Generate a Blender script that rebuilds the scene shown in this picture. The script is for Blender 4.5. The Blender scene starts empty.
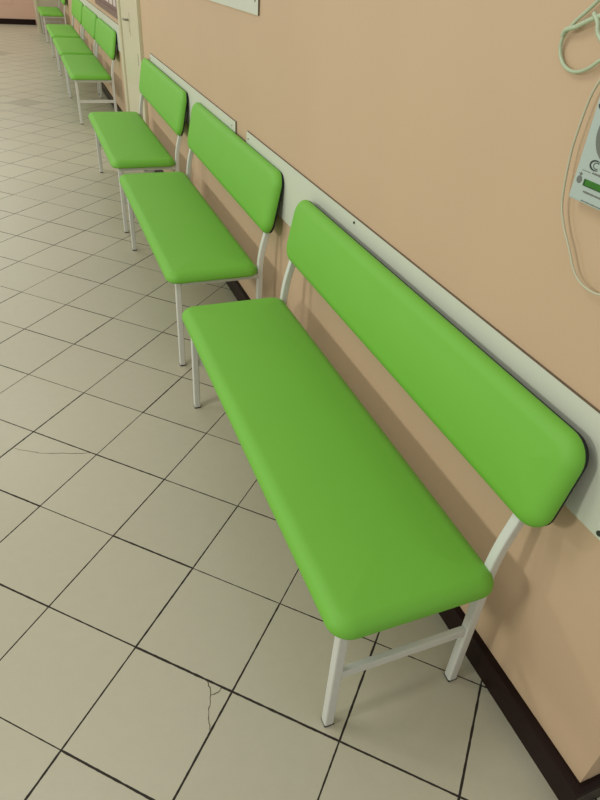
import bpy, bmesh, math, random
from mathutils import Matrix, Vector
random.seed(4)
scene = bpy.context.scene
COL = scene.collection
TAU = math.tau

# ------------------------------------------------------------------ materials
def srgb(r, g, b):
    f = lambda c: (c / 12.92 if c <= .04045 else ((c + .055) / 1.055) ** 2.4)
    return (f(r / 255), f(g / 255), f(b / 255), 1)

def mat(name, col, rough=.5, spec=.5, noise=0.0, nscale=8.0, bump=0.0, bscale=200.0, coat=0.0):
    m = bpy.data.materials.new(name); m.use_nodes = True
    nt = m.node_tree; b = nt.nodes['Principled BSDF']
    b.inputs['Roughness'].default_value = rough
    b.inputs['Specular IOR Level'].default_value = spec
    b.inputs['Coat Weight'].default_value = coat
    tc = nt.nodes.new('ShaderNodeTexCoord')
    if noise:
        n = nt.nodes.new('ShaderNodeTexNoise'); n.inputs['Scale'].default_value = nscale
        n.inputs['Detail'].default_value = 4
        nt.links.new(tc.outputs['Object'], n.inputs['Vector'])
        mx = nt.nodes.new('ShaderNodeMix'); mx.data_type = 'RGBA'
        mx.inputs['A'].default_value = [c * (1 - noise) for c in col[:3]] + [1]
        mx.inputs['B'].default_value = [min(1, c * (1 + noise)) for c in col[:3]] + [1]
        nt.links.new(n.outputs['Fac'], mx.inputs['Factor'])
        nt.links.new(mx.outputs['Result'], b.inputs['Base Color'])
    else:
        b.inputs['Base Color'].default_value = col
    if bump:
        n2 = nt.nodes.new('ShaderNodeTexNoise'); n2.inputs['Scale'].default_value = bscale
        n2.inputs['Detail'].default_value = 3
        nt.links.new(tc.outputs['Object'], n2.inputs['Vector'])
        bp = nt.nodes.new('ShaderNodeBump'); bp.inputs['Strength'].default_value = bump
        bp.inputs['Distance'].default_value = .001
        nt.links.new(n2.outputs['Fac'], bp.inputs['Height'])
        nt.links.new(bp.outputs['Normal'], b.inputs['Normal'])
    return m

M = {}
M['green'] = mat('green vinyl', (.17, .46, .045, 1), .55, .4, .03, 5, .12, 500)
M['white'] = mat('white enamel', (.66, .65, .60, 1), .35, .5, .04, 30)
M['black'] = mat('black board', (.014, .014, .014, 1), .7, .3, .1, 20)
M['rubber'] = mat('dark rubber', (.05, .045, .04, 1), .7, .3, .1, 40)
M['wall'] = mat('peach wall paint', (.575, .40, .258, 1), .55, .35, .045, 2.2, .25, 90)
M['farwall'] = mat('pink wall paint', (.66, .44, .33, 1), .55, .35, .04, 2.0)
M['pale'] = mat('pale pink paint', (.60, .49, .40, 1), .5, .35, .04, 3.0)
M['cream'] = mat('cream gloss paint', (.62, .57, .40, 1), .35, .5, .05, 6.0)
M['panel'] = mat('pale green grey laminate', (.62, .63, .52, 1), .4, .45, .03, 5.0)
M['edge'] = mat('dark panel edge', (.16, .12, .08, 1), .6, .3, .2, 40)
M['skirt'] = mat('dark brown plastic', (.016, .006, .0045, 1), .4, .15, .25, 30)
M['screw'] = mat('dark screw', (.03, .03, .03, 1), .4, .5, .1, 50)
M['steel'] = mat('dull steel', (.22, .20, .16, 1), .4, .5, .1, 50)
M['device'] = mat('grey white plastic', (.43, .49, .45, 1), .4, .45, .02, 20)
M['grey'] = mat('mid grey print', (.16, .17, .15, 1), .5, .4, .1, 60)
M['ink'] = mat('dark print', (.045, .05, .045, 1), .6, .3, .1, 60)
M['lcd'] = mat('green display', (.035, .17, .015, 1), .25, .5, .25, 60)
M['lcdink'] = mat('dark green display marks', (.018, .07, .012, 1), .35, .5, .1, 60)
M['tube'] = mat('pale green tubing', (.54, .62, .43, 1), .3, .5, .12, 35)
M['tube'].node_tree.nodes['Principled BSDF'].inputs['Transmission Weight'].default_value = .2
M['cable'] = mat('pale grey cable', (.52, .49, .35, 1), .4, .5, .06, 30)
M['mauve'] = mat('mauve brown frame', (.20, .12, .10, 1), .5, .4, .1, 20)
M['paper'] = mat('pale paper', (.60, .50, .45, 1), .8, .2, .06, 15)
M['crack'] = mat('dirt in crack', (.13, .11, .075, 1), .9, .1, .2, 50)

# tiled floor: square tiles laid diagonally to the wall
TU = Vector((0.21498, -0.20925, 0)); TV = Vector((-0.20925, -0.21498, 0)); T0 = Vector((-1.09105, 2.10237, 0))
def floor_mat():
    m = bpy.data.materials.new('diagonal beige floor tiles'); m.use_nodes = True
    nt = m.node_tree; L = nt.links; b = nt.nodes['Principled BSDF']
    N = lambda t: nt.nodes.new(t)
    tc = N('ShaderNodeTexCoord')
    def vm(op, a, bb):
        n = N('ShaderNodeVectorMath'); n.operation = op
        if hasattr(a, 'node'): L.new(a, n.inputs[0])
        else: n.inputs[0].default_value = a
        if hasattr(bb, 'node'): L.new(bb, n.inputs[1])
        else: n.inputs[1].default_value = bb
        return n
    def ma(op, a, bb=0.0, cc=None, clamp=False):
        n = N('ShaderNodeMath'); n.operation = op; n.use_clamp = clamp
        for i, v in enumerate((a, bb) if cc is None else (a, bb, cc)):
            if hasattr(v, 'node'): L.new(v, n.inputs[i])
            else: n.inputs[i].default_value = v
        return n.outputs[0]
    p = vm('SUBTRACT', tc.outputs['Object'], T0).outputs[0]
    u = vm('DOT_PRODUCT', p, TU / .09).outputs['Value']
    v = vm('DOT_PRODUCT', p, TV / .09).outputs['Value']
    fu, fv = ma('FLOOR', u), ma('FLOOR', v)
    cu, cv = ma('ROUND', u), ma('ROUND', v)
    du = ma('ABSOLUTE', ma('SUBTRACT', u, cu)); dv = ma('ABSOLUTE', ma('SUBTRACT', v, cv))
    def comb(x, y):
        c = N('ShaderNodeCombineXYZ')
        for i, q in enumerate((x, y)):
            if hasattr(q, 'node'): L.new(q, c.inputs[i])
            else: c.inputs[i].default_value = q
        return c.outputs[0]
    # per joint width variation: one value per joint segment plus fine noise along it
    def joint(d, line, cell, seed):
        w = N('ShaderNodeTexWhiteNoise'); w.noise_dimensions = '3D'
        c = N('ShaderNodeCombineXYZ'); L.new(line, c.inputs[0]); L.new(cell, c.inputs[1]); c.inputs[2].default_value = seed
        L.new(c.outputs[0], w.inputs['Vector'])
        n = N('ShaderNodeTexNoise'); n.inputs['Scale'].default_value = 42; n.inputs['Detail'].default_value = 3
        L.new(tc.outputs['Object'], n.inputs['Vector'])
        hw = ma('ADD', ma('MULTIPLY', w.outputs['Value'], .0056), .0044)
        hw = ma('MULTIPLY', hw, ma('ADD', ma('MULTIPLY', n.outputs['Fac'], 1.1), .45))
        msk = ma('MULTIPLY', ma('SUBTRACT', ma('ADD', hw, .0012), d), 800.0, clamp=True)
        return msk
    j = ma('MAXIMUM', joint(du, cu, fv, 1.3), joint(dv, cv, fu, 7.7))
    # tile colour: slow cloudiness, fine mottling, a tone per tile, two darker inlaid tiles
    wn = N('ShaderNodeTexWhiteNoise'); wn.noise_dimensions = '2D'; L.new(comb(fu, fv), wn.inputs['Vector'])
    cl = N('ShaderNodeTexNoise'); cl.inputs['Scale'].default_value = 26; cl.inputs['Detail'].default_value = 6; cl.inputs['Roughness'].default_value = .65
    L.new(tc.outputs['Object'], cl.inputs['Vector'])
    fine = N('ShaderNodeTexNoise'); fine.inputs['Scale'].default_value = 420; fine.inputs['Detail'].default_value = 2
    L.new(tc.outputs['Object'], fine.inputs['Vector'])
    tone = ma('ADD', ma('ADD', ma('MULTIPLY', wn.outputs['Value'], .05), ma('MULTIPLY', cl.outputs['Fac'], .10)), ma('ADD', ma('MULTIPLY', fine.outputs['Fac'], .09), .875))
    def cell(a, bq):
        s = ma('ADD', ma('ABSOLUTE', ma('SUBTRACT', fu, a)), ma('ABSOLUTE', ma('SUBTRACT', fv, bq)))
        return ma('LESS_THAN', s, .5)
    dark = ma('MAXIMUM', cell(-15.0, -16.0), cell(-25.0, -25.0))
    tone = ma('MULTIPLY', tone, ma('SUBTRACT', 1.0, ma('MULTIPLY', dark, .22)))
    base = N('ShaderNodeMix'); base.data_type = 'RGBA'; base.blend_type = 'MULTIPLY'; base.inputs['Factor'].default_value = 1
    base.inputs['A'].default_value = (.49, .447, .340, 1)
    cc = N('ShaderNodeCombineXYZ')
    for i in range(3): L.new(tone, cc.inputs[i])
    L.new(cc.outputs[0], base.inputs['B'])
    mx = N('ShaderNodeMix'); mx.data_type = 'RGBA'
    L.new(j, mx.inputs['Factor']); L.new(base.outputs['Result'], mx.inputs['A']); mx.inputs['B'].default_value = (.022, .015, .010, 1)
    L.new(mx.outputs['Result'], b.inputs['Base Color'])
    L.new(ma('ADD', ma('MULTIPLY', j, .45), .36), b.inputs['Roughness'])
    b.inputs['Specular IOR Level'].default_value = .45
    bp = N('ShaderNodeBump'); bp.inputs['Strength'].default_value = .5; bp.inputs['Distance'].default_value = .0015
    L.new(ma('ADD', ma('SUBTRACT', 1.0, j), ma('MULTIPLY', fine.outputs['Fac'], .12)), bp.inputs['Height']); L.new(bp.outputs['Normal'], b.inputs['Normal'])
    return m
M['floor'] = floor_mat()

# ------------------------------------------------------------------ mesh helpers
def obj(name, bm, m, parent=None, smooth=False):
    bmesh.ops.recalc_face_normals(bm, faces=bm.faces)
    me = bpy.data.meshes.new(name); bm.to_mesh(me); bm.free()
    if smooth:
        for p in me.polygons: p.use_smooth = True
    me.materials.append(m)
    o = bpy.data.objects.new(name, me); COL.objects.link(o)
    if parent: o.parent = parent
    return o

def box(bm, x0, x1, y0, y1, z0, z1, bev=0.0):
    vs = [bm.verts.new((x, y, z)) for x in (x0, x1) for y in (y0, y1) for z in (z0, z1)]
    fs = [bm.faces.new([vs[i] for i in q]) for q in ((0, 1, 3, 2), (4, 6, 7, 5), (0, 4, 5, 1), (2, 3, 7, 6), (0, 2, 6, 4), (1, 5, 7, 3))]
    if bev:
        es = list({e for f in fs for e in f.edges})
        bmesh.ops.bevel(bm, geom=es, offset=bev, segments=2, affect='EDGES', profile=.6)
def boxed(*a, **k):
    bm = bmesh.new(); box(bm, *a, **k); return bm

def sweep(bm, pts, prof, closed_prof=True):
    """sweep a profile (list of (a,b)) along pts; caps at both ends"""
    pts = [Vector(p) for p in pts]; rings = []
    up = None
    for i, p in enumerate(pts):
        t = (pts[min(i + 1, len(pts) - 1)] - pts[max(i - 1, 0)]).normalized()
        if up is None:
            r = Vector((0, 1, 0)) if abs(t.y) < .8 else Vector((1, 0, 0))
            up = (r - t * r.dot(t)).normalized()
        else:
            up = (up - t * up.dot(t)).normalized()
        s = t.cross(up)
        rings.append([bm.verts.new(p + s * a + up * b) for a, b in prof])
    n = len(prof)
    for a, b in zip(rings, rings[1:]):
        for k in range(n): bm.faces.new((a[k], a[(k + 1) % n], b[(k + 1) % n], b[k]))
    bm.faces.new(rings[0][::-1]); bm.faces.new(rings[-1])
def circ(r, n=10): return [(r * math.cos(TAU * k / n), r * math.sin(TAU * k / n)) for k in range(n)]
def rsq(w, d, c=.004):
    o = []
    for sx, sy, a0 in ((1, 1, 0), (-1, 1, 90), (-1, -1, 180), (1, -1, 270)):
        for k in range(3):
            a = math.radians(a0 + 45 * k); o.append((sx * (w / 2 - c) + c * math.cos(a), sy * (d / 2 - c) + c * math.sin(a)))
    return o
def spline(P, n=8):
    P = [Vector(p) for p in P]; out = []
    for i in range(len(P) - 1):
        p0 = P[max(i - 1, 0)]; p1 = P[i]; p2 = P[i + 1]; p3 = P[min(i + 2, len(P) - 1)]
        for k in range(n):
            t = k / n
            out.append(.5 * (2 * p1 + (p2 - p0) * t + (2 * p0 - 5 * p1 + 4 * p2 - p3) * t * t + (3 * p1 - p0 - 3 * p2 + p3) * t ** 3))
    out.append(P[-1]); return out

def rrect(hx, hy, r, n=8):
    r = max(min(r, hx, hy), .0005); o = []
    for sx, sy, a0 in ((1, 1, 0), (-1, 1, 90), (-1, -1, 180), (1, -1, 270)):
        for k in range(n + 1):
            a = math.radians(a0 + 90 * k / n); o.append((sx * (hx - r) + r * math.cos(a), sy * (hy - r) + r * math.sin(a)))
    return o
def cushion(hx, hy, corner, t, edge_top, edge_bot, crown, ew=.040):
    """upholstered slab centred on x,y; underside at z=0, rim top at t, crowned by 'crown'"""
    bm = bmesh.new(); prof = []
    prof.append((edge_bot * 3, 0))
    for k in range(5):
        a = math.radians(-90 + 90 * k / 4); prof.append((edge_bot * (1 - math.cos(a)), edge_bot * (1 + math.sin(a))))
    for k in range(9):
        a = math.radians(90 * k / 8); prof.append((ew * (1 - math.cos(a)), t - edge_top + edge_top * math.sin(a)))
    m = min(hx, hy)
    for f in (.28, .45, .62, .78, .9):
        ins = ew + (m - ew) * f
        prof.append((ins, t + crown * (1 - (1 - f) ** 2.2)))
    rings = []
    for ins, z in prof:
        rings.append([bm.verts.new((x, y, z)) for x, y in rrect(hx - ins, hy - ins, max(corner - ins * .8, .004))])
    n = len(rings[0])
    for a, b in zip(rings, rings[1:]):
        for k in range(n): bm.faces.new((a[k], a[(k + 1) % n], b[(k + 1) % n], b[k]))
    bm.faces.new(rings[0][::-1]); bm.faces.new(rings[-1])
    return bm

def children(o): return [c for c in COL.objects if c.parent == o]
def copy_tree(o, parent=None):
    c = o.copy(); COL.objects.link(c)
    if parent: c.parent = parent
    for ch in children(o): copy_tree(ch, c)
    return c
def tag(o, label, cat, group=None):
    o['label'] = label; o['category'] = cat
    if group: o['group'] = group
    return o
def empty(name, loc):
    o = bpy.data.objects.new(name, None); COL.objects.link(o); o.location = loc; o.empty_display_size = .1
    return o
def struct(name, bm, m, parent=None):
    o = obj(name, bm, m, parent)
    if not parent: o['kind'] = 'structure'
    return o

# ------------------------------------------------------------------ the setting
WX = 0.022                       # wall plane
Y0, Y1 = 0.324, 17.0             # the wall's near corner, the far wall
bm = bmesh.new()
box(bm, -4.9, 3.0, -2.5, 17.3, -.12, 0)
floor = struct('floor', bm, M['floor'])
def crack(path, w):
    bm = bmesh.new(); pr = None; prev = None
    for i, (x, y) in enumerate(path):
        a = Vector(path[max(i - 1, 0)]); c = Vector(path[min(i + 1, len(path) - 1)])
        t = (c - a).normalized(); nrm = Vector((-t.y, t.x)) * w * .5 * (.6 + .8 * random.random())
        q = (bm.verts.new((x + nrm.x, y + nrm.y, .0004)), bm.verts.new((x - nrm.x, y - nrm.y, .0004)))
        if prev: bm.faces.new((prev[0], prev[1], q[1], q[0]))
        prev = q
    o = obj('crack', bm, M['crack'], floor); o['label'] = 'hairline crack in a floor tile'
def wob(pts, n=6, a=.002):
    o = []
    for p, q in zip(pts, pts[1:]):
        for k in range(n):
            t = k / n; o.append((p[0] + (q[0] - p[0]) * t + random.uniform(-a, a), p[1] + (q[1] - p[1]) * t + random.uniform(-a, a)))
    return o + [pts[-1]]
CRACKS = [[(-0.7019, 0.8844), (-0.704, 0.8447), (-0.7242, 0.7966), (-0.7293, 0.7563)], [(-0.704, 0.8447), (-0.688, 0.8448), (-0.6721, 0.8537)], [(-1.1595, 2.0172), (-1.0733, 1.9637), (-0.9513, 1.9233), (-0.8913, 1.9079)]]
for c in CRACKS: crack(wob(c), .0022)

DY0, DY1, DZ = 5.87, 6.83, 2.05  # door opening
bm = bmesh.new()
box(bm, WX, .20, Y0, DY0, 0, 3.0); box(bm, WX, .20, DY1, Y1 + .2, 0, 3.0); box(bm, WX, .20, DY0, DY1, DZ, 3.0)
struct('wall_right', bm, M['wall'])
struct('wall_return', boxed(.20, 3.0, Y0, Y0 + .16, 0, 3.0), M['wall'])
struct('wall_far', boxed(-4.9, -.50, Y1, Y1 + .2, 0, 3.0), M['farwall'])
bm = boxed(-.50, WX, 15.55, Y1 + .2, 0, 3.0)
pil = struct('wall_corner', bm, M['pale'])
struct('trim_1', boxed(-.515, -.46, 15.535, 15.6, 0, 3.0, bev=.004), M['cream'])
# fine panel grooves on the far wall, standing proud as narrow beads
bm = bmesh.new(); box(bm, -4.9, -.95, Y1 - .006, Y1, .385, .405); box(bm, -.955, -.935, Y1 - .006, Y1, .385, .80)
struct('trim_2', bm, M['farwall'])

def skirting(name, pts, h=.088, t=.022):
    bm = bmesh.new()
    prof = [(0, 0), (t, 0), (t, h - .010), (t - .003, h - .003), (t * .4, h), (0, h)]
    rings = [[bm.verts.new((x + nx * a, y + ny * a, z)) for a, z in prof] for x, y, nx, ny in pts]
    for a, b in zip(rings, rings[1:]):
        for k in range(6): bm.faces.new((a[k], a[(k + 1) % 6], b[(k + 1) % 6], b[k]))
    bm.faces.new(rings[0][::-1]); bm.faces.new(rings[-1])
    return struct(name, bm, M['skirt'])
skirting('baseboard_right', [(3.0, Y0, 0, -1), (WX, Y0, -1, -1), (WX, DY0 - .12, -1, 0)])
skirting('baseboard_right_far', [(WX, DY1 + .12, -1, 0), (WX, 15.5, -1, 0)])
skirting('baseboard_far', [(-.52, Y1, 0, -1), (-4.9, Y1, 0, -1)], h=.105)

# door with casing
leaf = boxed(.012, .050, DY0 + .004, DY1 - .004, .006, DZ - .004, bev=.003)
door = struct('door_1', leaf, M['cream'])
bm = bmesh.new()
box(bm, -.006, .03, DY0 - .12, DY0, 0, DZ + .10, bev=.004); box(bm, -.006, .03, DY1, DY1 + .12, 0, DZ + .10, bev=.004); box(bm, -.006, .03, DY0, DY1, DZ, DZ + .10, bev=.004)
struct('door_casing', bm, M['cream'], door)
h = struct('door_handle', boxed(.008, .012, 6.32, 6.37, .93, 1.10, bev=.001), M['cream'], door)
bm = bmesh.new(); sweep(bm, [(.009, 6.345, 1.045), (-.022, 6.345, 1.045), (-.027, 6.36, 1.045), (-.027, 6.42, 1.044)], circ(.009)); struct('lever', bm, M['steel'], h)
struct('keyhole', boxed(.0072, .0085, 6.340, 6.350, .955, .985), M['steel'], h)
for z in (.80, 1.75):
    bm = bmesh.new(); sweep(bm, [(-.002, DY0 + .003, z - .045), (-.002, DY0 + .003, z + .045)], circ(.007)); struct('hinge', bm, M['steel'], door)

# ------------------------------------------------------------------ wall panels
def screw_head(parent, y, z, x, r=.005, m='screw'):
    bm = bmesh.new(); sweep(bm, [(x + .001, y, z), (x - .002, y, z), (x - .0035, y, z)], circ(r, 12)); obj('screw', bm, M[m], parent)
def panel(label, y0, y1, z0, z1, screws):
    o = obj('wall_panel', boxed(.014, WX, y0, y1, z0, z1), M['panel'])
    tag(o, label, 'wall panel', 'pale laminate panels on the peach wall')
    bm = bmesh.new(); box(bm, .0145, WX, y0 - .001, y1, z1, z1 + .0007); box(bm, .0145, WX, y0 - .001, y0, z0, z1)
    obj('edge_strip', bm, M['edge'], o)
    for s in screws: screw_head(o, s[0], s[1], .014, *s[2:])
    return o
panel('long pale grey-green wall protector panel behind the nearest bench', Y0 + .004, 2.90, .676, .908, [(1.726, .893, .004), (.541, .690, .006), (2.87, .88, .003, 'steel'), (2.86, .70, .003, 'steel')])
panel('pale grey-green wall protector panel ending behind the second and third benches', 3.085, 5.42, .676, .908, [(3.14, .88, .003, 'steel'), (5.38, .88, .003, 'steel')])
panel('pale panel mounted high on the wall above the second bench', 2.765, 3.95, 1.372, 1.95, [(2.80, 1.42, .004, 'steel')])
o = panel('pale wall protector rail running behind the far benches beyond the door', 6.96, 12.9, .70, .935, [])

# notice board above the far benches
nb = empty('notice_board', (WX, 7.95, 1.02)); tag(nb, 'mauve framed notice board with pale sheets, above the far benches beside the door', 'notice board')
bm = bmesh.new(); box(bm, -.010, 0, -.92, .92, 0, .70); obj('backing', bm, M['mauve'], nb)
bm = bmesh.new()
box(bm, -.024, 0, -.95, .95, -.03, .025, bev=.003); box(bm, -.024, 0, -.95, .95, .68, .73, bev=.003)
box(bm, -.024, 0, -.95, -.91, .025, .68, bev=.003); box(bm, -.024, 0, .91, .95, .025, .68, bev=.003)
obj('frame', bm, M['mauve'], nb)
for k in range(6):
    y = -.76 + k * .30
    obj('sheet', boxed(-.0125, -.0105, y - .115, y + .115, .06, .60), M['paper'], nb)

# ------------------------------------------------------------------ benches
def bench(loc, back, seat):
    """local origin on the floor under the bench's centre; x=0 is the rear leg line"""
    L, D = 1.490, seat[2]
    root = empty('bench', loc)
    XF = -.366; YL = .7022; w = .025
    ang = .26
    st = .4255                                          # underside of the seat
    s = obj('seat', cushion(D / 2, L / 2, .052, .045, .034, .010, .006), M['green'], root, True)
    s.location = (seat[0], seat[1], st)
    bm = bmesh.new()
    for sy in (-1, 1): box(bm, XF + .013, -.013, sy * YL - .0125, sy * YL + .0125, st - .024, st - .001, bev=.002)
    for x in (XF, -.022): box(bm, x - .012, x + .012, -YL + .013, YL - .013, st - .024, st - .001, bev=.002)
    obj('seat_frame', bm, M['white'], root)
    for sy in (-1, 1):
        bm = bmesh.new(); sweep(bm, [(XF, sy * YL, .006), (XF, sy * YL, st - .001)], rsq(w, w)); lg = obj('leg', bm, M['white'], root)
        bm = bmesh.new(); box(bm, XF - .0130, XF + .0130, sy * YL - .0130, sy * YL + .0130, 0, .007, bev=.002); obj('foot_cap', bm, M['rubber'], lg)
        # rear leg rises, bends back and carries the backrest
        pts = [(0, sy * YL, .006), (0, sy * YL, .425)]
        for k in range(1, 9):
            a = ang * k / 8; R = .55
            pts.append((R * (1 - math.cos(a)), sy * YL, .425 + R * math.sin(a)))
        xb, zb = pts[-1][0], pts[-1][2]
        for d in (.06, .12, .185): pts.append((xb + d * math.sin(ang), sy * YL, zb + d * math.cos(ang)))
        bm = bmesh.new(); sweep(bm, pts, rsq(w, w)); lg = obj('leg', bm, M['white'], root)
        bm = bmesh.new(); box(bm, -.0130, .0130, sy * YL - .0130, sy * YL + .0130, 0, .007, bev=.002); obj('foot_cap', bm, M['rubber'], lg)
        bm = bmesh.new(); box(bm, XF + .0125, -.0125, sy * YL - .008, sy * YL + .008, .205, .232, bev=.002); obj('stretcher', bm, M['white'], root)
    # backrest: local z of the cushion points off the wall
    xc, yc, zc, H, BL, ba = back
    b = obj('backrest', cushion(H / 2, BL / 2, .058, .038, .029, .008, .005), M['green'], root, True)
    ux = Vector((math.sin(ba), 0, math.cos(ba))); uz = Vector((-math.cos(ba), 0, math.sin(ba))); uy = uz.cross(ux)
    b.matrix_local = Matrix(((ux.x, uy.x, uz.x, xc), (ux.y, uy.y, uz.y, yc), (ux.z, uy.z, uz.z, zc), (0, 0, 0, 1)))
    bm = bmesh.new(); rings = [[bm.verts.new((x, y, z)) for x, y in rrect(H / 2 - i, BL / 2 - i, .050)] for i, z in ((.006, -.007), (.003, -.005), (.003, .006))]
    for p, q in zip(rings, rings[1:]):
        for k in range(len(p)): bm.faces.new((p[k], p[(k + 1) % len(p)], q[(k + 1) % len(p)], q[k]))
    bm.faces.new(rings[0][::-1]); bm.faces.new(rings[-1])
    bd = obj('backing_board', bm, M['black'], b); bd['label'] = 'black backing board'
    return root

G = 'green padded benches along the wall'
SPOTS = [
 (-.078, 1.383, 'green padded bench nearest the viewer, below the grey-white wall device'),
 (-.066, 3.1265, 'second green padded bench from the front, where two wall panels meet'),
 (-.070, 4.845, 'third green padded bench from the front, just before the cream door'),
 (-.066, 8.035, 'green padded bench just past the cream door, below the notice board'),
 (-.066, 9.690, 'middle green bench of the three set end to end past the cream door'),
 (-.066, 11.420, 'farther end bench of the three set end to end past the cream door'),
 (-.066, 14.680, 'farthest green padded bench, alone in front of the pale wall corner'),
]
b0 = bench((0, 0, 0), (.045, -.034, .748, .235, 1.495, .19), (-.205, -.0095, .416))
proto = bench((0, 0, 0), (.054, -.016, .732, .262, 1.485, .19), (-.2135, -.001, .405))
for i, (x, y, lab) in enumerate(SPOTS):
    b = b0 if i == 0 else proto if i == 1 else copy_tree(proto)
    b.location = (x, y, 0); tag(b, lab, 'bench', G)

# ------------------------------------------------------------------ wall device, its cable and the tubing above it
DVX = -.004
CY, CZ = .800, 1.247
dv = empty('wall_monitor', (WX, CY, CZ)); tag(dv, 'grey-white wall device with green display and thin cable looping below it', 'device')
DW = .068                       # half width
obj('casing', boxed(DVX - WX, 0, -DW, DW, 0, .19, bev=.003), M['device'], dv)
fx = DVX - WX                   # local x of the front face
yl = lambda y: y - CY
zl = lambda z: z - CZ
bm = bmesh.new(); sweep(bm, [(fx + .001, yl(.800), zl(1.365)), (fx - .003, yl(.800), zl(1.365))], circ(.0455, 48)); di = obj('dial', bm, M['grey'], dv)
di['label'] = 'round grey dial'
bm = bmesh.new(); sweep(bm, [(fx - .002, yl(.800), zl(1.365)), (fx - .006, yl(.800), zl(1.365))], circ(.031, 40)); obj('dial_cap', bm, M['ink'], di)
lc = obj('display', boxed(fx - .0012, fx + .001, yl(.765), yl(.842), zl(1.2755), zl(1.2865)), M['lcd'], dv); lc['label'] = 'green display window'
bm = bmesh.new(); box(bm, fx - .0018, fx - .001, yl(.839), yl(.842), zl(1.2755), zl(1.2865)); box(bm, fx - .0018, fx - .001, yl(.765), yl(.839), zl(1.2755), zl(1.2768)); obj('display_frame', bm, M['lcdink'], lc)
# printed marks: fruit-like emblem, looped C logo, rows of small print
def disc(bm, y, z, ry, rz, n=18):
    bm.faces.new([bm.verts.new((fx - .0006, y + ry * math.cos(TAU * k / n), z + rz * math.sin(TAU * k / n))) for k in range(n)])
em = bmesh.new(); pts = []
for k in range(25):
    t = k / 24; pts.append((t, .0062 * math.sin(math.pi * t) ** .55))
em.faces.new([em.verts.new((fx - .0006, yl(.8545) + r, zl(1.2755) + .0135 * t)) for t, r in pts] + [em.verts.new((fx - .0006, yl(.8545) - r, zl(1.2755) + .0135 * t)) for t, r in pts[-2:0:-1]])
emb = obj('emblem', em, M['grey'], dv)
em = bmesh.new(); q = [(-.0045, 1.2935), (-.0015, 1.2895), (.0015, 1.2895), (.0045, 1.2935), (.0018, 1.2925), (0, 1.2955), (-.0018, 1.2925)]
em.faces.new([em.verts.new((fx - .0006, yl(.8545) + a, zl(b))) for a, b in q]); obj('leaf_tuft', em, M['grey'], emb)
def stroke(bm, pts, w):
    prev = None
    for i, p in enumerate(pts):
        a = Vector(pts[max(i - 1, 0)]); c = Vector(pts[min(i + 1, len(pts) - 1)]); t = (c - a).normalized(); n = Vector((-t.y, t.x)) * (w[i] if isinstance(w, list) else w) / 2
        q = (bm.verts.new((fx - .0006, p[0] + n.x, p[1] + n.y)), bm.verts.new((fx - .0006, p[0] - n.x, p[1] - n.y)))
        if prev: bm.faces.new((prev[0], prev[1], q[1], q[0]))
        prev = q
# the viewer reads this wall towards -y, so angles are mirrored
arc = lambda cy, cz, ry, rz, a0, a1, n=20: [(cy + ry * math.cos(math.radians(a0 + (a1 - a0) * k / n)), cz + rz * math.sin(math.radians(a0 + (a1 - a0) * k / n))) for k in range(n + 1)]
lg = bmesh.new(); stroke(lg, arc(yl(.828), zl(1.3120), .0125, .0078, 125, -125), [.0010 + .0024 * math.sin(math.pi * k / 20) for k in range(21)])
logo = obj('logo', lg, M['ink'], dv)
lg = bmesh.new(); stroke(lg, arc(yl(.826), zl(1.3120), .0068, .0050, 130, -130), .0013); obj('logo_curl', lg, M['ink'], logo)
lg = bmesh.new(); stroke(lg, arc(yl(.811), zl(1.3120), .0050, .0048, 0, 360, 24), .0022); obj('logo_ring', lg, M['ink'], logo)
def printline(y0, y1, z, h):
    pr = bmesh.new(); stroke(pr, [(yl(y0 + (y1 - y0) * k / 16), zl(z)) for k in range(17)], [h * random.uniform(.55, 1.1) for k in range(17)])
    obj('print_line', pr, M['grey'], dv)
printline(.8541, .834, 1.2988, .0010); printline(.830, .765, 1.2994, .0034); printline(.838, .765, 1.2660, .0032); printline(.836, .775, 1.2510, .0020)
mk = bmesh.new(); stroke(mk, [(yl(.8610), zl(1.4040)), (yl(.8570), zl(1.3980))], .007); obj('mark', mk, M['ink'], dv)

bm = bmesh.new()
cab = [(.80, 1.58), (.84, 1.52), (.868, 1.462), (.882, 1.436), (.892, 1.408), (.8965, 1.363), (.897, 1.312), (.884, 1.236), (.862, 1.196), (.830, 1.160), (.805, 1.131), (.780, 1.116), (.752, 1.112), (.725, 1.117), (.700, 1.135), (.690, 1.18), (.69, 1.245)]
sweep(bm, spline([(.004 if i < 15 else .012, y + .003, z - .001) for i, (y, z) in enumerate(cab)], 6), circ(.0023, 8))
cb = obj('cable', bm, M['cable'], dv, True); cb.location = (-WX, -CY, -CZ); cb['label'] = 'thin pale cable'
bm = bmesh.new()
tb = [(.86, 1.475), (.890, 1.470), (.920, 1.450), (.951, 1.441), (.982, 1.446), (1.002, 1.464), (1.003, 1.488), (.980, 1.514), (.948, 1.540), (.915, 1.575), (.89, 1.62)]
sweep(bm, spline([(.012 - .003 * math.sin(i), y + .006, z - .004) for i, (y, z) in enumerate(tb)], 8), circ(.0033, 10))
tu = empty('tubing', (0, 0, 0)); tag(tu, 'pale green translucent tubing looped in a bow at the top right wall', 'tubing')
obj('loop', bm, M['tube'], tu, True)
bm = bmesh.new()
t2 = [(1.006, 1.490), (1.000, 1.500), (.975, 1.507), (.945, 1.520), (.915, 1.530), (.88, 1.533)]
sweep(bm, spline([(.007 + .002 * math.cos(i), y + .002, z - .004) for i, (y, z) in enumerate(t2)], 8), [(a, b * 1.2) for a, b in circ(.0034, 10)])
obj('loose_end', bm, M['tube'], tu, True)
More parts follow.
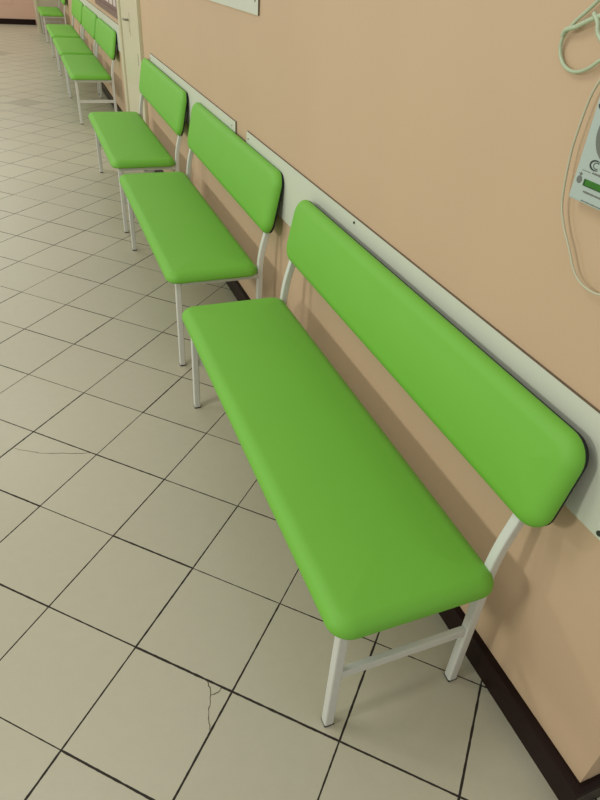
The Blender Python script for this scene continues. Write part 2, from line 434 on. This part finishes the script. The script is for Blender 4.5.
bm = bmesh.new()
t3 = [(.945, 1.532), (.930, 1.520), (.922, 1.505), (.900, 1.492), (.87, 1.488)]
sweep(bm, spline([(.004, y - .002, z - .006) for y, z in t3], 8), circ(.0040, 10)); obj('strand', bm, M['tube'], tu, True)

# ------------------------------------------------------------------ light
w = bpy.data.worlds.new('hall'); scene.world = w; w.use_nodes = True
bg = w.node_tree.nodes['Background']; bg.inputs['Color'].default_value = (.97, 1, .93, 1); bg.inputs['Strength'].default_value = .57
def area(name, loc, rot, sx, sy, power, col=(.96, 1, .90), spread=180):
    l = bpy.data.lights.new(name, 'AREA'); l.shape = 'RECTANGLE'; l.size = sx; l.size_y = sy; l.energy = power; l.color = col; l.spread = math.radians(spread)
    o = bpy.data.objects.new(name, l); COL.objects.link(o); o.location = loc; o.rotation_euler = rot
    return o
for y in (.55, 4.2, 7.8, 11.4, 15.0):                      # tall windows across the hall
    area('window_light', (-4.8, y, 2.35), (0, math.radians(-72), 0), .45, .5, 24, spread=120)
for y in (1.5, 6.0, 10.5, 15.0):                           # ceiling lamps
    area('ceiling_lamp', (-1.9, y, 2.95), (0, 0, 0), 1.2, .6, 20)

# ------------------------------------------------------------------ camera
R = ((0.9310524050593928, -0.3596744810078771, 0.06144661703328094), (-0.1636609875504116, -0.5621487697439255, -0.8106810974911256), (0.32612344317320185, 0.744730171530002, -0.5822546448296917))
cd = bpy.data.cameras.new('camera'); cam = bpy.data.objects.new('camera', cd); COL.objects.link(cam)
mm = Matrix(((R[0][0], -R[1][0], -R[2][0], -0.88508), (R[0][1], -R[1][1], -R[2][1], 0.0), (R[0][2], -R[1][2], -R[2][2], 1.56959), (0, 0, 0, 1)))
cam.matrix_world = mm
cd.sensor_fit = 'VERTICAL'; cd.sensor_height = 32; cd.lens = 615.427 / 800 * 32; cd.clip_start = .02
scene.camera = cam
vs = scene.view_settings
vs.view_transform = 'Standard'; vs.look = 'None'; vs.gamma = 1; vs.use_curve_mapping = False; vs.exposure = -0.06
